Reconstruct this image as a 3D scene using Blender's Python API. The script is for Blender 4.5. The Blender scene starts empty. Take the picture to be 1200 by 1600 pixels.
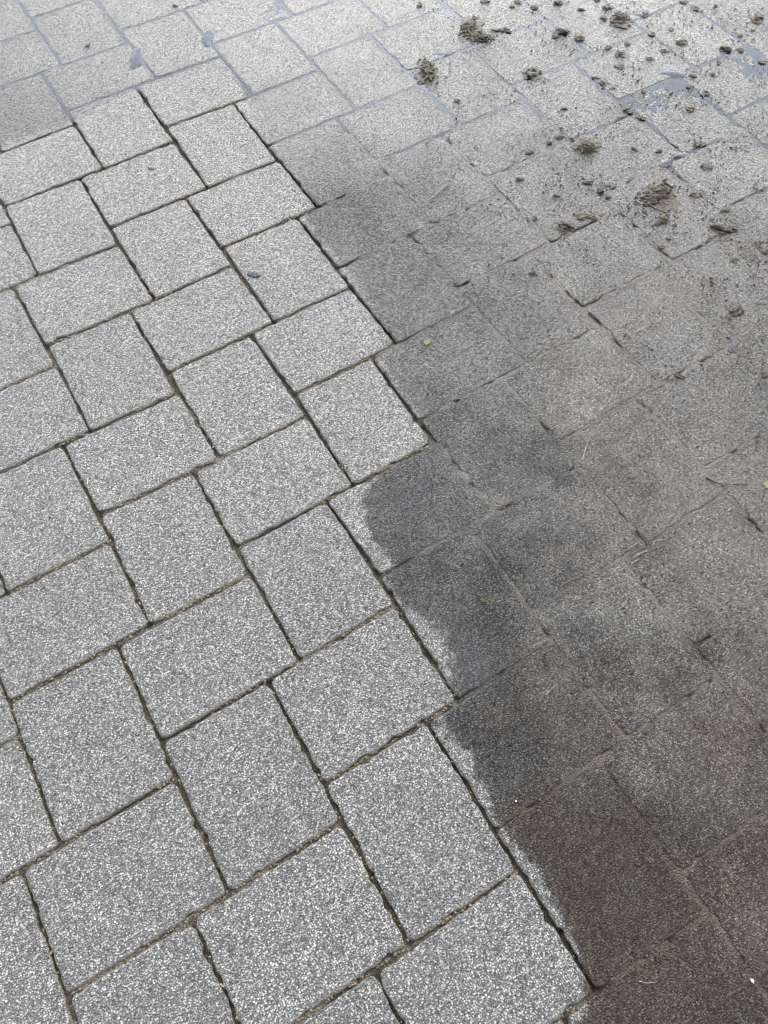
import bpy, math, random
import numpy as np
from mathutils import Vector, Matrix

SC = bpy.context.scene
COL = SC.collection
random.seed(7)
RNG = np.random.default_rng(7)

# ------------------------------------------------------------------ camera
S = 0.17                       # width of one paver bay in metres
RATIO = 1.314006               # paver length / width
FPX = 1231.284                 # focal length in photo pixels (1600 px high)
_r = np.array([2.562382, -0.722889, 0.160952])
_t = np.array([-4.249658, -2.569879, 9.040321]) * S


def _rot(r):
    th = np.linalg.norm(r)
    k = r / th
    K = np.array([[0, -k[2], k[1]], [k[2], 0, -k[0]], [-k[1], k[0], 0]])
    return np.eye(3) + math.sin(th) * K + (1 - math.cos(th)) * K @ K


R = _rot(_r)                   # rows: picture right, picture down, view direction
CAM = -R.T @ _t
cam_data = bpy.data.cameras.new('camera')
cam = bpy.data.objects.new('camera', cam_data)
COL.objects.link(cam)
m3 = Matrix([[R[0][i], -R[1][i], -R[2][i]] for i in range(3)])
cam.matrix_world = Matrix.Translation(Vector(CAM)) @ m3.to_4x4()
cam_data.sensor_fit = 'VERTICAL'
cam_data.sensor_height = 24.0
cam_data.lens = FPX / 1600.0 * 24.0
cam_data.clip_start = 0.02
cam_data.clip_end = 500.0
SC.camera = cam

# ------------------------------------------------------------------ sky, sun, exposure
fwd = Vector((R[2][0], R[2][1], 0)).normalized()
rgt = Vector((R[0][0], R[0][1], 0)).normalized()
SUN_ELEV = math.radians(35)
sun_dir_h = (fwd * math.cos(math.radians(5)) + rgt * math.sin(math.radians(5))).normalized()
sun_vec = Vector((sun_dir_h.x * math.cos(SUN_ELEV), sun_dir_h.y * math.cos(SUN_ELEV), math.sin(SUN_ELEV)))
world = bpy.data.worlds.new('World')
SC.world = world
world.use_nodes = True
wn, wl = world.node_tree.nodes, world.node_tree.links
bg = wn['Background']
sky = wn.new('ShaderNodeTexSky')
sky.sky_type = 'NISHITA'
sky.sun_disc = False
sky.sun_elevation = SUN_ELEV
sky.sun_rotation = math.atan2(sun_vec.x, sun_vec.y)
sky.dust_density = 1.6
sky.air_density = 1.0
hs = wn.new('ShaderNodeHueSaturation')
hs.inputs['Saturation'].default_value = 0.24
wl.new(sky.outputs[0], hs.inputs['Color'])
wl.new(hs.outputs[0], bg.inputs['Color'])
bg.inputs['Strength'].default_value = 0.15
sun_data = bpy.data.lights.new('sun', 'SUN')
sun_data.energy = 3.0
sun_data.angle = math.radians(70)
sun_data.color = (1.0, 0.985, 0.960)
sun = bpy.data.objects.new('sun', sun_data)
COL.objects.link(sun)
sun.rotation_euler = (-sun_vec).to_track_quat('-Z', 'Y').to_euler()
SC.view_settings.view_transform = 'Standard'
SC.view_settings.look = 'None'
SC.view_settings.gamma = 1.0
SC.cycles.filter_width = 1.05
SC.view_settings.exposure = 0.84

# ------------------------------------------------------------------ ground points <-> photo points
C0 = CAM.copy()


def G(x, y):
    """point of the ground plane seen at photo pixel (x, y)"""
    d = R.T @ np.array([(x - 600) / FPX, (y - 800) / FPX, 1.0])
    k = -C0[2] / d[2]
    return np.array([C0[0] + k * d[0], C0[1] + k * d[1]])


def PX(pts):
    pts = np.atleast_2d(pts)
    X = np.c_[pts[:, :2], pts[:, 2] if pts.shape[1] > 2 else np.zeros(len(pts))]
    c = X @ R.T + _t
    z = np.maximum(c[:, 2], 1e-3)
    return np.c_[600 + FPX * c[:, 0] / z, 800 + FPX * c[:, 1] / z]


# ------------------------------------------------------------------ numpy noise
def _h(i, j, s):
    n = (i.astype(np.int64) * 374761393 + j.astype(np.int64) * 668265263 + s * 974634777) & 0xFFFFFFFF
    n = ((n ^ (n >> 13)) * 1274126177) & 0xFFFFFFFF
    n = n ^ (n >> 16)
    return (n & 0xFFFF) / 65535.0


def vnoise(x, y, s=0):
    i, j = np.floor(x), np.floor(y)
    fx, fy = x - i, y - j
    fx = fx * fx * (3 - 2 * fx)
    fy = fy * fy * (3 - 2 * fy)
    a, b, c, d = _h(i, j, s), _h(i + 1, j, s), _h(i, j + 1, s), _h(i + 1, j + 1, s)
    return (a + (b - a) * fx) + ((c + (d - c) * fx) - (a + (b - a) * fx)) * fy


def fbm(x, y, s=0, o=4):
    v = np.zeros_like(x, dtype=float)
    a, t = 1.0, 0.0
    for k in range(o):
        v += a * (vnoise(x * 2 ** k + 13.7 * k, y * 2 ** k - 7.1 * k, s + k) - 0.5)
        t += a
        a *= 0.5
    return v / t * 2          # about -1..1


def sstep(a, b, x):
    t = np.clip((x - a) / (b - a), 0, 1)
    return t * t * (3 - 2 * t)


# ------------------------------------------------------------------ where the pavement is washed, dusty, brown, wet
EDGE_PX = [(-2600, 620), (-600, 330), (-200, 266), (0, 226), (100, 196), (150, 168), (205, 140), (280, 108), (345, 86), (392, 148), (432, 243), (490, 322),
           (476, 340), (492, 368), (530, 408), (556, 440), (585, 490), (614, 532), (590, 562), (606, 582), (630, 622), (662, 655), (668, 690),
           (640, 712), (600, 735), (574, 756), (567, 790), (578, 830), (600, 868), (622, 890), (600, 897), (606, 915), (632, 946), (660, 968),
           (690, 992), (705, 1030), (706, 1062), (716, 1090), (674, 1130), (700, 1150), (735, 1178), (748, 1220), (770, 1262), (776, 1290),
           (806, 1318), (838, 1362), (862, 1410), (896, 1468), (910, 1530), (918, 1560), (900, 1600), (890, 1750), (860, 2600)]
EDGE = np.array([G(*q) for q in EDGE_PX])
POLY = np.vstack([EDGE, [G(2600, 2600), G(9000, 800), G(4000, -900), G(-4000, -900)]])


def edge_dist(P):
    """metres into the unwashed side (+) or the washed side (-)"""
    d = np.full(len(P), 1e9)
    for a, b in zip(EDGE[:-1], EDGE[1:]):
        ab = b - a
        t = np.clip(((P - a) @ ab) / (ab @ ab), 0, 1)
        q = a + t[:, None] * ab
        d = np.minimum(d, np.hypot(*(P - q).T))
    ins = np.zeros(len(P), bool)
    for i in range(len(POLY)):
        a, b = POLY[i], POLY[(i + 1) % len(POLY)]
        cond = (a[1] > P[:, 1]) != (b[1] > P[:, 1])
        with np.errstate(divide='ignore', invalid='ignore'):
            xi = (b[0] - a[0]) * (P[:, 1] - a[1]) / (b[1] - a[1]) + a[0]
        ins ^= cond & (P[:, 0] < xi)
    return np.where(ins, d, -d)


#        photo x, y, dust, brown, wet
CTRL = [(580, 330, .05, 0, .22), (660, 340, .22, 0, .30), (600, 440, .03, 0, .35), (700, 480, .15, 0, .30), (820, 480, .50, .05, .25), (900, 520, .70, .10, .15),
        (1050, 480, .80, .10, .15), (1160, 420, .80, .10, .2), (1050, 620, .75, .15, .1), (900, 640, .60, .10, .1), (760, 600, .25, 0, .30),
        (700, 720, .15, 0, .25), (640, 800, .10, 0, .20), (820, 760, .30, .05, .1), (960, 760, .60, .15, .05), (1120, 760, .75, .2, .05),
        (680, 960, .04, .05, .2), (720, 1040, .00, 0, .3), (800, 900, .20, .10, .05), (900, 900, .38, .15, .05), (1020, 900, .62, .20, .05),
        (1150, 900, .65, .25, .05), (870, 1010, .22, .2, .05), (1000, 1060, .38, .3, .05), (1150, 1080, .50, .35, .05), (800, 1120, .12, .40, .05),
        (780, 1190, .05, .2, .1), (900, 1180, .25, .5, .05), (1050, 1200, .32, .5, .05), (1170, 1200, .35, .55, .05), (850, 1310, .08, .75, .05),
        (960, 1330, .12, .85, .05), (1100, 1320, .22, .5, .05), (900, 1440, .05, .95, .05), (1020, 1450, .08, .95, .05), (1150, 1450, .22, .75, .05),
        (980, 1560, .05, 1, .05), (1100, 1560, .12, .9, .05), (1190, 1580, .2, .75, .05),
        (520, 240, .15, 0, .55), (450, 170, .35, 0, .85), (400, 80, .35, 0, 1), (200, 80, .30, 0, 1), (60, 80, .35, 0, .9), (60, 190, .10, 0, .7),
        (150, 140, .25, 0, .85), (600, 180, .45, 0, .8), (620, 60, .65, .05, .8), (760, 120, .60, .05, .7), (760, 260, .50, .05, .45),
        (900, 150, .60, .05, .7), (1080, 150, .60, .05, .8), (1000, 320, .70, .1, .45), (880, 380, .65, .08, .3), (500, 20, .55, 0, 1),
        (1150, 250, .65, .05, .7), (700, 20, .6, .05, .8), (1000, 20, .6, .05, .9)]
CT = np.array([[*G(c[0], c[1]), *c[2:]] for c in CTRL])


def env(P):
    """per point: edge (m), dust, brown, wet"""
    e = edge_dist(P)
    d2 = ((P[:, None, :] - CT[None, :, :2]) ** 2).sum(2)
    w = 1.0 / (d2 + 0.006 ** 2) ** 1.6
    v = (w @ CT[:, 2:]) / w.sum(1)[:, None]
    n = fbm(P[:, 0] * 9, P[:, 1] * 9, 31, 4)
    dust = np.clip(v[:, 0] + 0.34 * n + .22 * fbm(P[:, 0] * 34, P[:, 1] * 34, 37, 3), 0, 1)
    brown = np.clip(v[:, 1] + 0.3 * fbm(P[:, 0] * 14, P[:, 1] * 14, 47, 3) * sstep(.03, .15, v[:, 1]), 0, 1) * (1 - v[:, 2] * .8)
    wet = np.clip(v[:, 2] + 0.15 * fbm(P[:, 0] * 12, P[:, 1] * 12, 53, 3), 0, 1) * sstep(-0.07, 0.02, e)
    return e, dust, brown, wet


def set_env(me, P, e=None):
    vals = env(P) if e is None else e
    for nm, v in zip(('edge', 'dust', 'brown', 'wet'), vals):
        at = me.attributes.new(nm, 'FLOAT', 'POINT')
        at.data.foreach_set('value', np.ascontiguousarray(v, dtype=np.float32))


# ------------------------------------------------------------------ materials
class NT:
    def __init__(self, name):
        self.m = bpy.data.materials.new(name)
        self.m.use_nodes = True
        self.n, self.l = self.m.node_tree.nodes, self.m.node_tree.links
        self.bsdf = self.n['Principled BSDF']
        self.out = self.n['Material Output']

    def new(self, t, **kw):
        nd = self.n.new(t)
        for k, v in kw.items():
            setattr(nd, k, v)
        return nd

    def put(self, sock, v):
        if isinstance(v, bpy.types.NodeSocket):
            self.l.new(v, sock)
        else:
            sock.default_value = v

    def math(self, op, a, b=0.0, c=0.0, clamp=False):
        nd = self.new('ShaderNodeMath', operation=op, use_clamp=clamp)
        for s, v in zip(nd.inputs, (a, b, c)):
            self.put(s, v)
        return nd.outputs[0]

    def mix(self, f, a, b, blend='MIX'):
        nd = self.new('ShaderNodeMix', data_type='RGBA', blend_type=blend)
        self.put(nd.inputs[0], f)
        for s, v in ((nd.inputs[6], a), (nd.inputs[7], b)):
            self.put(s, (*v, 1) if isinstance(v, tuple) and len(v) == 3 else v)
        return nd.outputs[2]

    def step(self, a, b, x):
        nd = self.new('ShaderNodeMapRange', interpolation_type='SMOOTHSTEP')
        self.put(nd.inputs['Value'], x)
        self.put(nd.inputs['From Min'], a)
        self.put(nd.inputs['From Max'], b)
        return nd.outputs[0]

    def attr(self, name):
        return self.new('ShaderNodeAttribute', attribute_name=name).outputs['Fac']

    def noise(self, vec, scale, detail=3, rough=.55):
        nd = self.new('ShaderNodeTexNoise')
        self.put(nd.inputs['Vector'], vec)
        nd.inputs['Scale'].default_value = scale
        nd.inputs['Detail'].default_value = detail
        nd.inputs['Roughness'].default_value = rough
        return nd.outputs['Fac']

    def voro(self, vec, scale, feature='F1'):
        nd = self.new('ShaderNodeTexVoronoi', feature=feature)
        self.put(nd.inputs['Vector'], vec)
        nd.inputs['Scale'].default_value = scale
        return nd

    def ramp(self, f, stops):
        nd = self.new('ShaderNodeValToRGB')
        self.put(nd.inputs[0], f)
        cr = nd.color_ramp
        while len(cr.elements) < len(stops):
            cr.elements.new(0.5)
        for el, (p, c) in zip(cr.elements, stops):
            el.position = p
            el.color = (*c, 1)
        return nd.outputs[0]


def grit_material(name, kind):
    """exposed grit concrete ('paver') or sandy silt between the pavers ('joint')"""
    t = NT(name)
    geo = t.new('ShaderNodeNewGeometry')
    pos = geo.outputs['Position']
    edge, dust, brown, wet = (t.attr(k) for k in ('edge', 'dust', 'brown', 'wet'))
    warp = t.new('ShaderNodeVectorMath', operation='ADD')
    wn_ = t.new('ShaderNodeTexNoise')
    t.put(wn_.inputs['Vector'], pos)
    wn_.inputs['Scale'].default_value = 330
    wn_.inputs['Detail'].default_value = 1
    sc_ = t.new('ShaderNodeVectorMath', operation='SCALE')
    t.l.new(wn_.outputs['Color'], sc_.inputs[0])
    sc_.inputs['Scale'].default_value = 0.0016
    t.l.new(pos, warp.inputs[0])
    t.l.new(sc_.outputs[0], warp.inputs[1])
    p = warp.outputs[0]
    v1 = t.voro(p, 350)
    v2 = t.voro(p, 700)
    s1 = t.new('ShaderNodeSeparateColor')
    t.l.new(v1.outputs['Color'], s1.inputs[0])
    s2 = t.new('ShaderNodeSeparateColor')
    t.l.new(v2.outputs['Color'], s2.inputs[0])
    r1, g1, b1 = s1.outputs[0], s1.outputs[1], s1.outputs[2]
    big = t.math('MULTIPLY', t.step(0.58, 0.36, v1.outputs['Distance']), t.step(0.30, 0.42, r1))
    small = t.step(0.62, 0.30, v2.outputs['Distance'])
    low = t.noise(pos, 11, 4)
    mid = t.noise(pos, 60, 3)
    coly = t.ramp(g1, [(0, (.20, .20, .20)), (.35, (.40, .40, .405)), (.7, (.56, .56, .55)), (.93, (.70, .695, .675)), (1, (.60, .52, .38))])
    cols = t.ramp(s2.outputs[0], [(0, (.04, .04, .043)), (.5, (.15, .15, .155)), (.8, (.38, .38, .38)), (1, (.60, .60, .585))])
    matrix = (.085, .085, .086)
    base = t.mix(small, matrix, cols)
    base = t.mix(big, base, coly)
    # slow tonal drift of the concrete
    base = t.mix(1.0, base, t.ramp(low, [(.3, (.63, .63, .625)), (.7, (.80, .80, .79))]), 'MULTIPLY')
    if kind == 'paver':
        oi = t.new('ShaderNodeObjectInfo')
        base = t.mix(1.0, base, t.ramp(oi.outputs['Random'], [(0, (.90, .90, .91)), (1, (1.08, 1.08, 1.07))]), 'MULTIPLY')
    # how dirty: noisy border between the washed and the unwashed part
    en = t.math('ADD', edge, t.math('MULTIPLY', t.math('SUBTRACT', t.noise(pos, 45, 4, .6), .5), 0.042))
    en = t.math('ADD', en, t.math('MULTIPLY', t.math('SUBTRACT', r1, .5), 0.004))
    en = t.math('ADD', en, t.math('MULTIPLY', t.math('SUBTRACT', t.noise(pos, 170, 2), .5), 0.014))
    wid = t.math('MULTIPLY', wet, .022)
    dirty = t.math('ADD', t.math('MULTIPLY', t.step(t.math('SUBTRACT', -.003, wid), t.math('ADD', .005, wid), en), .82), t.math('MULTIPLY', t.step(-.012, .03, en), .18))
    charcoal = (.014, .0155, .019)
    dcol = t.mix(t.step(.0, .9, dust), charcoal, (.205, .193, .178))
    dcol = t.mix(wet, dcol, t.mix(.8, dcol, (.118, .126, .146)))
    dcol = t.mix(t.math('MULTIPLY', brown, .9), dcol, (.050, .036, .025))
    ochre = t.step(.66, .78, t.noise(pos, 23, 3))
    dcol = t.mix(t.math('MULTIPLY', ochre, t.math('ADD', t.math('MULTIPLY', brown, .35), .06)), dcol, (.13, .10, .055))
    tips = t.math('MAXIMUM', big, t.math('MULTIPLY', small, t.step(.45, .8, s2.outputs[0])))
    cover = t.math('SUBTRACT', 0.88, t.math('MULTIPLY', tips, t.math('SUBTRACT', .66, t.math('MULTIPLY', brown, .30))))
    cover = t.math('ADD', cover, t.math('MULTIPLY', t.math('SUBTRACT', mid, .5), .35), clamp=True)
    cover = t.math('MULTIPLY', cover, t.math('SUBTRACT', 1.0, t.math('MULTIPLY', wet, .50)))
    if kind == 'joint':
        sand = t.mix(t.step(.3, .7, t.noise(pos, 170, 3)), (.016, .014, .011), (.120, .096, .060))
        sand = t.mix(t.math('MULTIPLY', small, t.step(.55, .9, s2.outputs[1])), sand, (.42, .34, .22))
        silt = t.mix(t.math('MULTIPLY', t.step(.38, .62, low), .85), dcol, (.16, .15, .135))
        silt = t.mix(t.math('MULTIPLY', brown, .6), silt, (.06, .05, .038))
        silt = t.mix(t.math('MULTIPLY', small, .25), silt, cols)
        base = t.mix(dirty, sand, silt)
    else:
        base = t.mix(t.math('MULTIPLY', dirty, t.math('SUBTRACT', .70, t.math('MULTIPLY', dust, .55))), base, (0, 0, 0))
        base = t.mix(t.math('MULTIPLY', dirty, cover), base, dcol)
        stain = t.math('MULTIPLY', t.attr('border'), t.step(.50, .72, t.noise(pos, 27, 3)))
        base = t.mix(t.math('MULTIPLY', stain, .55), base, (.05, .047, .04))
        # rough broken flanks and rims, stained by joint sand
        sep = t.new('ShaderNodeSeparateXYZ')
        t.l.new(pos, sep.inputs[0])
        rim = t.attr('rim')
        rimn = t.math('ADD', rim, t.math('MULTIPLY', t.math('SUBTRACT', mid, .5), .9))
        flank = t.mix(t.noise(pos, 300, 3), (.03, .025, .02), (.26, .215, .15))
        base = t.mix(t.math('MULTIPLY', t.step(.45, .85, rimn), t.math('SUBTRACT', .9, t.math('MULTIPLY', dirty, .5))), base, flank)
    base = t.mix(t.math('MULTIPLY', t.math('MULTIPLY', brown, dirty), .75), base, (.88, .70, .54), 'MULTIPLY')
    wetf = t.math('MULTIPLY', wet, dirty)
    base = t.mix(t.math('MULTIPLY', wetf, .35), base, (0, 0, 0))
    t.l.new(base, t.bsdf.inputs['Base Color'])
    rough = t.math('SUBTRACT', t.math('ADD', .44, t.math('MULTIPLY', g1, .15)), t.math('MULTIPLY', wetf, .16))
    t.l.new(rough, t.bsdf.inputs['Roughness'])
    t.l.new(t.math('SUBTRACT', 1.0, t.math('MULTIPLY', dirty, t.math('SUBTRACT', .72, t.math('MULTIPLY', wetf, .94)))), t.bsdf.inputs['Specular IOR Level'])
    t.l.new(t.math('SUBTRACT', .35, t.math('MULTIPLY', dirty, .33)), t.bsdf.inputs['Sheen Weight'])
    # relief
    dome = t.math('SUBTRACT', 1, t.math('MULTIPLY', v1.outputs['Distance'], 1.25), clamp=True)
    hh = t.math('MULTIPLY', dome, t.math('ADD', .35, t.math('MULTIPLY', t.step(.25, .45, r1), .65)))
    hh = t.math('ADD', hh, t.math('MULTIPLY', t.math('SUBTRACT', 1, v2.outputs['Distance'], clamp=True), .50))
    hh = t.math('ADD', hh, t.math('MULTIPLY', mid, .25))
    if kind == 'paver':
        hh = t.math('ADD', hh, t.math('MULTIPLY', t.noise(pos, 420, 2), t.math('MULTIPLY', rim, 1.2)))
    bump = t.new('ShaderNodeBump')
    bump.inputs['Strength'].default_value = 1.0
    bump.inputs['Distance'].default_value = 0.0030
    t.l.new(hh, bump.inputs['Height'])
    # every grain has its own tilt
    acc = bump.outputs[0]
    for vv, k_ in ((v1, FACET), (v2, FACET * .8)) if kind == 'paver' else ((v1, .35), (v2, .35)):
        sub_ = t.new('ShaderNodeVectorMath', operation='SUBTRACT')
        t.l.new(vv.outputs['Color'], sub_.inputs[0])
        sub_.inputs[1].default_value = (.5, .5, .5)
        scl = t.new('ShaderNodeVectorMath', operation='SCALE')
        t.l.new(sub_.outputs[0], scl.inputs[0])
        scl.inputs['Scale'].default_value = k_
        add = t.new('ShaderNodeVectorMath', operation='ADD')
        t.l.new(acc, add.inputs[0])
        t.l.new(scl.outputs[0], add.inputs[1])
        acc = add.outputs[0]
    nrm = t.new('ShaderNodeVectorMath', operation='NORMALIZE')
    t.l.new(acc, nrm.inputs[0])
    t.l.new(nrm.outputs[0], t.bsdf.inputs['Normal'])
    return t.m


FACET = 0.85
M_PAVER = grit_material('exposed_grit_concrete', 'paver')
M_JOINT = grit_material('joint_sand_and_silt', 'joint')


def soil_material(name, a, b, c, rough=.75):
    t = NT(name)
    geo = t.new('ShaderNodeNewGeometry')
    pos = geo.outputs['Position']
    n1 = t.noise(pos, 190, 4, .65)
    v = t.voro(pos, 420)
    col = t.ramp(n1, [(.30, a), (.52, b), (.72, c)])
    t.l.new(col, t.bsdf.inputs['Base Color'])
    t.bsdf.inputs['Roughness'].default_value = rough
    bump = t.new('ShaderNodeBump')
    bump.inputs['Strength'].default_value = 0.8
    bump.inputs['Distance'].default_value = 0.0012
    t.l.new(t.math('ADD', n1, v.outputs['Distance']), bump.inputs['Height'])
    t.l.new(bump.outputs[0], t.bsdf.inputs['Normal'])
    return t.m


M_SOIL = soil_material('damp_soil', (.024, .019, .013), (.070, .055, .038), (.18, .15, .108), .6)
M_SOILD = soil_material('black_soil', (.014, .011, .009), (.036, .029, .023), (.10, .084, .066), .55)
M_SOILR = soil_material('reddish_soil', (.045, .028, .020), (.11, .070, .050), (.22, .155, .11), .6)
M_MOSS = soil_material('moss', (.030, .035, .012), (.085, .090, .028), (.26, .25, .09), .8)
M_FIBRE = soil_material('dry_roots', (.05, .04, .025), (.14, .115, .07), (.30, .26, .17), .8)
M_STRAW = soil_material('straw', (.20, .18, .14), (.30, .28, .22), (.42, .40, .33), .6)
M_TWIG = soil_material('dark_twig', (.02, .017, .014), (.045, .037, .03), (.10, .085, .07), .7)
M_YELLOW = soil_material('yellow_petal', (.14, .115, .05), (.25, .21, .10), (.34, .30, .17), .6)
M_STONE = soil_material('pale_stone', (.35, .34, .31), (.55, .54, .50), (.70, .69, .66), .6)


def water_material():
    t = NT('rain_water')
    t.n.remove(t.bsdf)
    geo = t.new('ShaderNodeNewGeometry')
    nz = t.noise(geo.outputs['Position'], 35, 2)
    bump = t.new('ShaderNodeBump')
    bump.inputs['Strength'].default_value = 0.12
    bump.inputs['Distance'].default_value = 0.002
    t.l.new(nz, bump.inputs['Height'])
    fr = t.new('ShaderNodeFresnel')
    fr.inputs['IOR'].default_value = 1.33
    t.l.new(bump.outputs[0], fr.inputs['Normal'])
    tr = t.new('ShaderNodeBsdfTransparent')
    tr.inputs['Color'].default_value = (.93, .94, .95, 1)
    gl = t.new('ShaderNodeBsdfGlossy')
    gl.inputs['Roughness'].default_value = 0.06
    gl.inputs['Color'].default_value = (.60, .67, .81, 1)  # bluer, dimmer sky reflection put into the gloss colour
    t.l.new(bump.outputs[0], gl.inputs['Normal'])
    mx = t.new('ShaderNodeMixShader')
    v = t.voro(geo.outputs['Position'], 310)
    film = t.math('SUBTRACT', t.attr('film'), t.math('MULTIPLY', t.math('SUBTRACT', .8, v.outputs['Distance']), .9))
    t.l.new(t.math('MULTIPLY', fr.outputs[0], t.step(-.05, .25, film), clamp=True), mx.inputs[0])
    t.l.new(tr.outputs[0], mx.inputs[1])
    t.l.new(gl.outputs[0], mx.inputs[2])
    t.l.new(mx.outputs[0], t.out.inputs['Surface'])
    return t.m


M_WATER = water_material()


# ------------------------------------------------------------------ object helpers
def mesh_from(name, V, F, mat, smooth=True):
    me = bpy.data.meshes.new(name)
    V = np.asarray(V, dtype=np.float32)
    F = np.asarray(F, dtype=np.int32)
    k = F.shape[1]
    me.vertices.add(len(V))
    me.vertices.foreach_set('co', V.ravel())
    me.loops.add(F.size)
    me.loops.foreach_set('vertex_index', F.ravel())
    me.polygons.add(len(F))
    me.polygons.foreach_set('loop_start', np.arange(0, F.size, k, dtype=np.int32))
    if smooth:
        me.polygons.foreach_set('use_smooth', np.ones(len(F), bool))
    me.update(calc_edges=True)
    me.validate()
    me.materials.append(mat)
    return me


def link(name, me, loc=(0, 0, 0), parent=None, label=None, cat=None, group=None, kind=None):
    o = bpy.data.objects.new(name, me)
    COL.objects.link(o)
    o.location = loc
    if parent:
        o.parent = parent
    if label:
        o['label'] = label
    if cat:
        o['category'] = cat
    if group:
        o['group'] = group
    if kind:
        o['kind'] = kind
    return o


def grid_faces(nx, ny, off=0):
    i, j = np.meshgrid(np.arange(nx - 1), np.arange(ny - 1), indexing='ij')
    a = (i * ny + j).ravel() + off
    return np.c_[a, a + ny, a + ny + 1, a + 1]


# ------------------------------------------------------------------ the paving lattice
def lat(m, n, c):
    L, W = RATIO, 1.0
    u, v = m * W + n * L, m * W - n * L
    du, dv = {'P0': (0, 0), 'P1': (L, 0), 'P2': (L, W), 'P3': (0, W), 'Q0': (0, W), 'Q1': (W, W), 'Q2': (W, W + L), 'Q3': (0, W + L)}[c]
    return np.array([(u + du) * S, -(v + dv) * S])


MEAS = {
 (0,0,'P'):[(20,452),(183,384),(238,467),(72,538)], (0,0,'Q'):[(75,540),(203,488),(272,615),(140,672)],
 (1,0,'P'):[(205,490),(362,420),(425,503),(265,580)], (0,1,'P'):[(125,275),(270,225),(318,293),(172,355)],
 (0,1,'Q'):[(175,355),(292,310),(355,417),(240,467)], (-1,1,'Q'):[(8,322),(123,280),(182,383),(52,425)],
 (1,-1,'P'):[(98,695),(275,618),(342,713),(155,803)], (1,-1,'Q'):[(157,805),(300,742),(387,898),(235,973)],
 (2,-1,'P'):[(303,738),(478,655),(550,757),(373,855)], (2,-1,'Q'):[(378,858),(512,783),(612,945),(468,1030)],
 (1,0,'Q'):[(270,583),(395,525),(477,652),(345,712)], (2,0,'P'):[(393,523),(545,452),(617,537),(462,612)],
 (2,0,'Q'):[(465,615),(585,560),(668,697),(550,757)], (1,1,'Q'):[(352,382),(465,340),(545,450),(430,503)],
 (1,1,'P'):[(293,308),(433,250),(492,322),(347,383)], (0,2,'P'):[(213,133),(345,88),(392,150),(262,192)],
 (0,2,'Q'):[(262,195),(367,160),(433,250),(322,290)], (-1,2,'Q'):[(105,172),(207,135),(268,222),(160,262)],
 (2,-2,'P'):[(182,1010),(388,898),(468,1032),(253,1155)], (2,-2,'Q'):[(257,1155),(420,1063),(530,1290),(357,1397)],
 (3,-2,'P'):[(418,1063),(612,950),(715,1092),(508,1222)], (3,-2,'Q'):[(510,1222),(665,1130),(808,1365),(640,1477)],
 (3,-3,'P'):[(302,1440),(532,1290),(640,1477),None], (2,-3,'P'):[(33,1368),(272,1222),(355,1397),(103,1558)],
 (1,-2,'Q'):[(12,1098),(180,1010),(272,1220),(92,1320)], (4,-3,'P'):[(585,1525),(812,1368),(918,1535),None],
 (5,2,'P'):[(1042,253),(1160,205),None,(1118,332)], (5,3,'P'):[(1060,118),None,None,(1137,180)],
 (4,4,'Q'):[None,(1068,3),None,None], (4,1,'Q'):[None,None,(1143,545),(1027,596)], (5,1,'P'):[None,None,None,(1115,512)],
 (5,-1,'Q'):[(1088,1008),None,None,None], (5,0,'Q'):[(1103,735),None,None,None], (5,-2,'P'):[None,None,None,(1075,1352)],
 (4,-2,'Q'):[None,(930,1189),(1105,1447),(940,1555)], (4,-1,'P'):[(737,820),None,None,None],
 (2,1,'P'):[(470,340),None,None,(530,414)], (3,-1,'P'):[(514,783),None,None,(598,895)], (3,-1,'Q'):[(598,897),None,None,(718,1094)],
 (4,-2,'P'):[(667,1130),None,None,(778,1295)],
}
RX, RD = [], []
for (m, n, t), q in MEAS.items():
    for i, xy in enumerate(q):
        if xy:
            w0 = lat(m, n, t + str(i))
            RX.append(w0)
            RD.append(G(*xy) - w0)
RX, RD = np.array(RX), np.array(RD)


def shift(w):
    d2 = ((RX - w) ** 2).sum(1)
    g = np.exp(-d2 / (2 * (0.055) ** 2))
    far = np.exp(-d2 / (2 * (0.30) ** 2))
    s = (g @ RD + 0.02 * (far @ RD)) / (g.sum() + 0.02 * far.sum() + 0.004)
    return s


def quad(m, n, t):
    ideal = np.array([lat(m, n, t + str(i)) for i in range(4)])
    return ideal + np.array([shift(w) for w in ideal])


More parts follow.
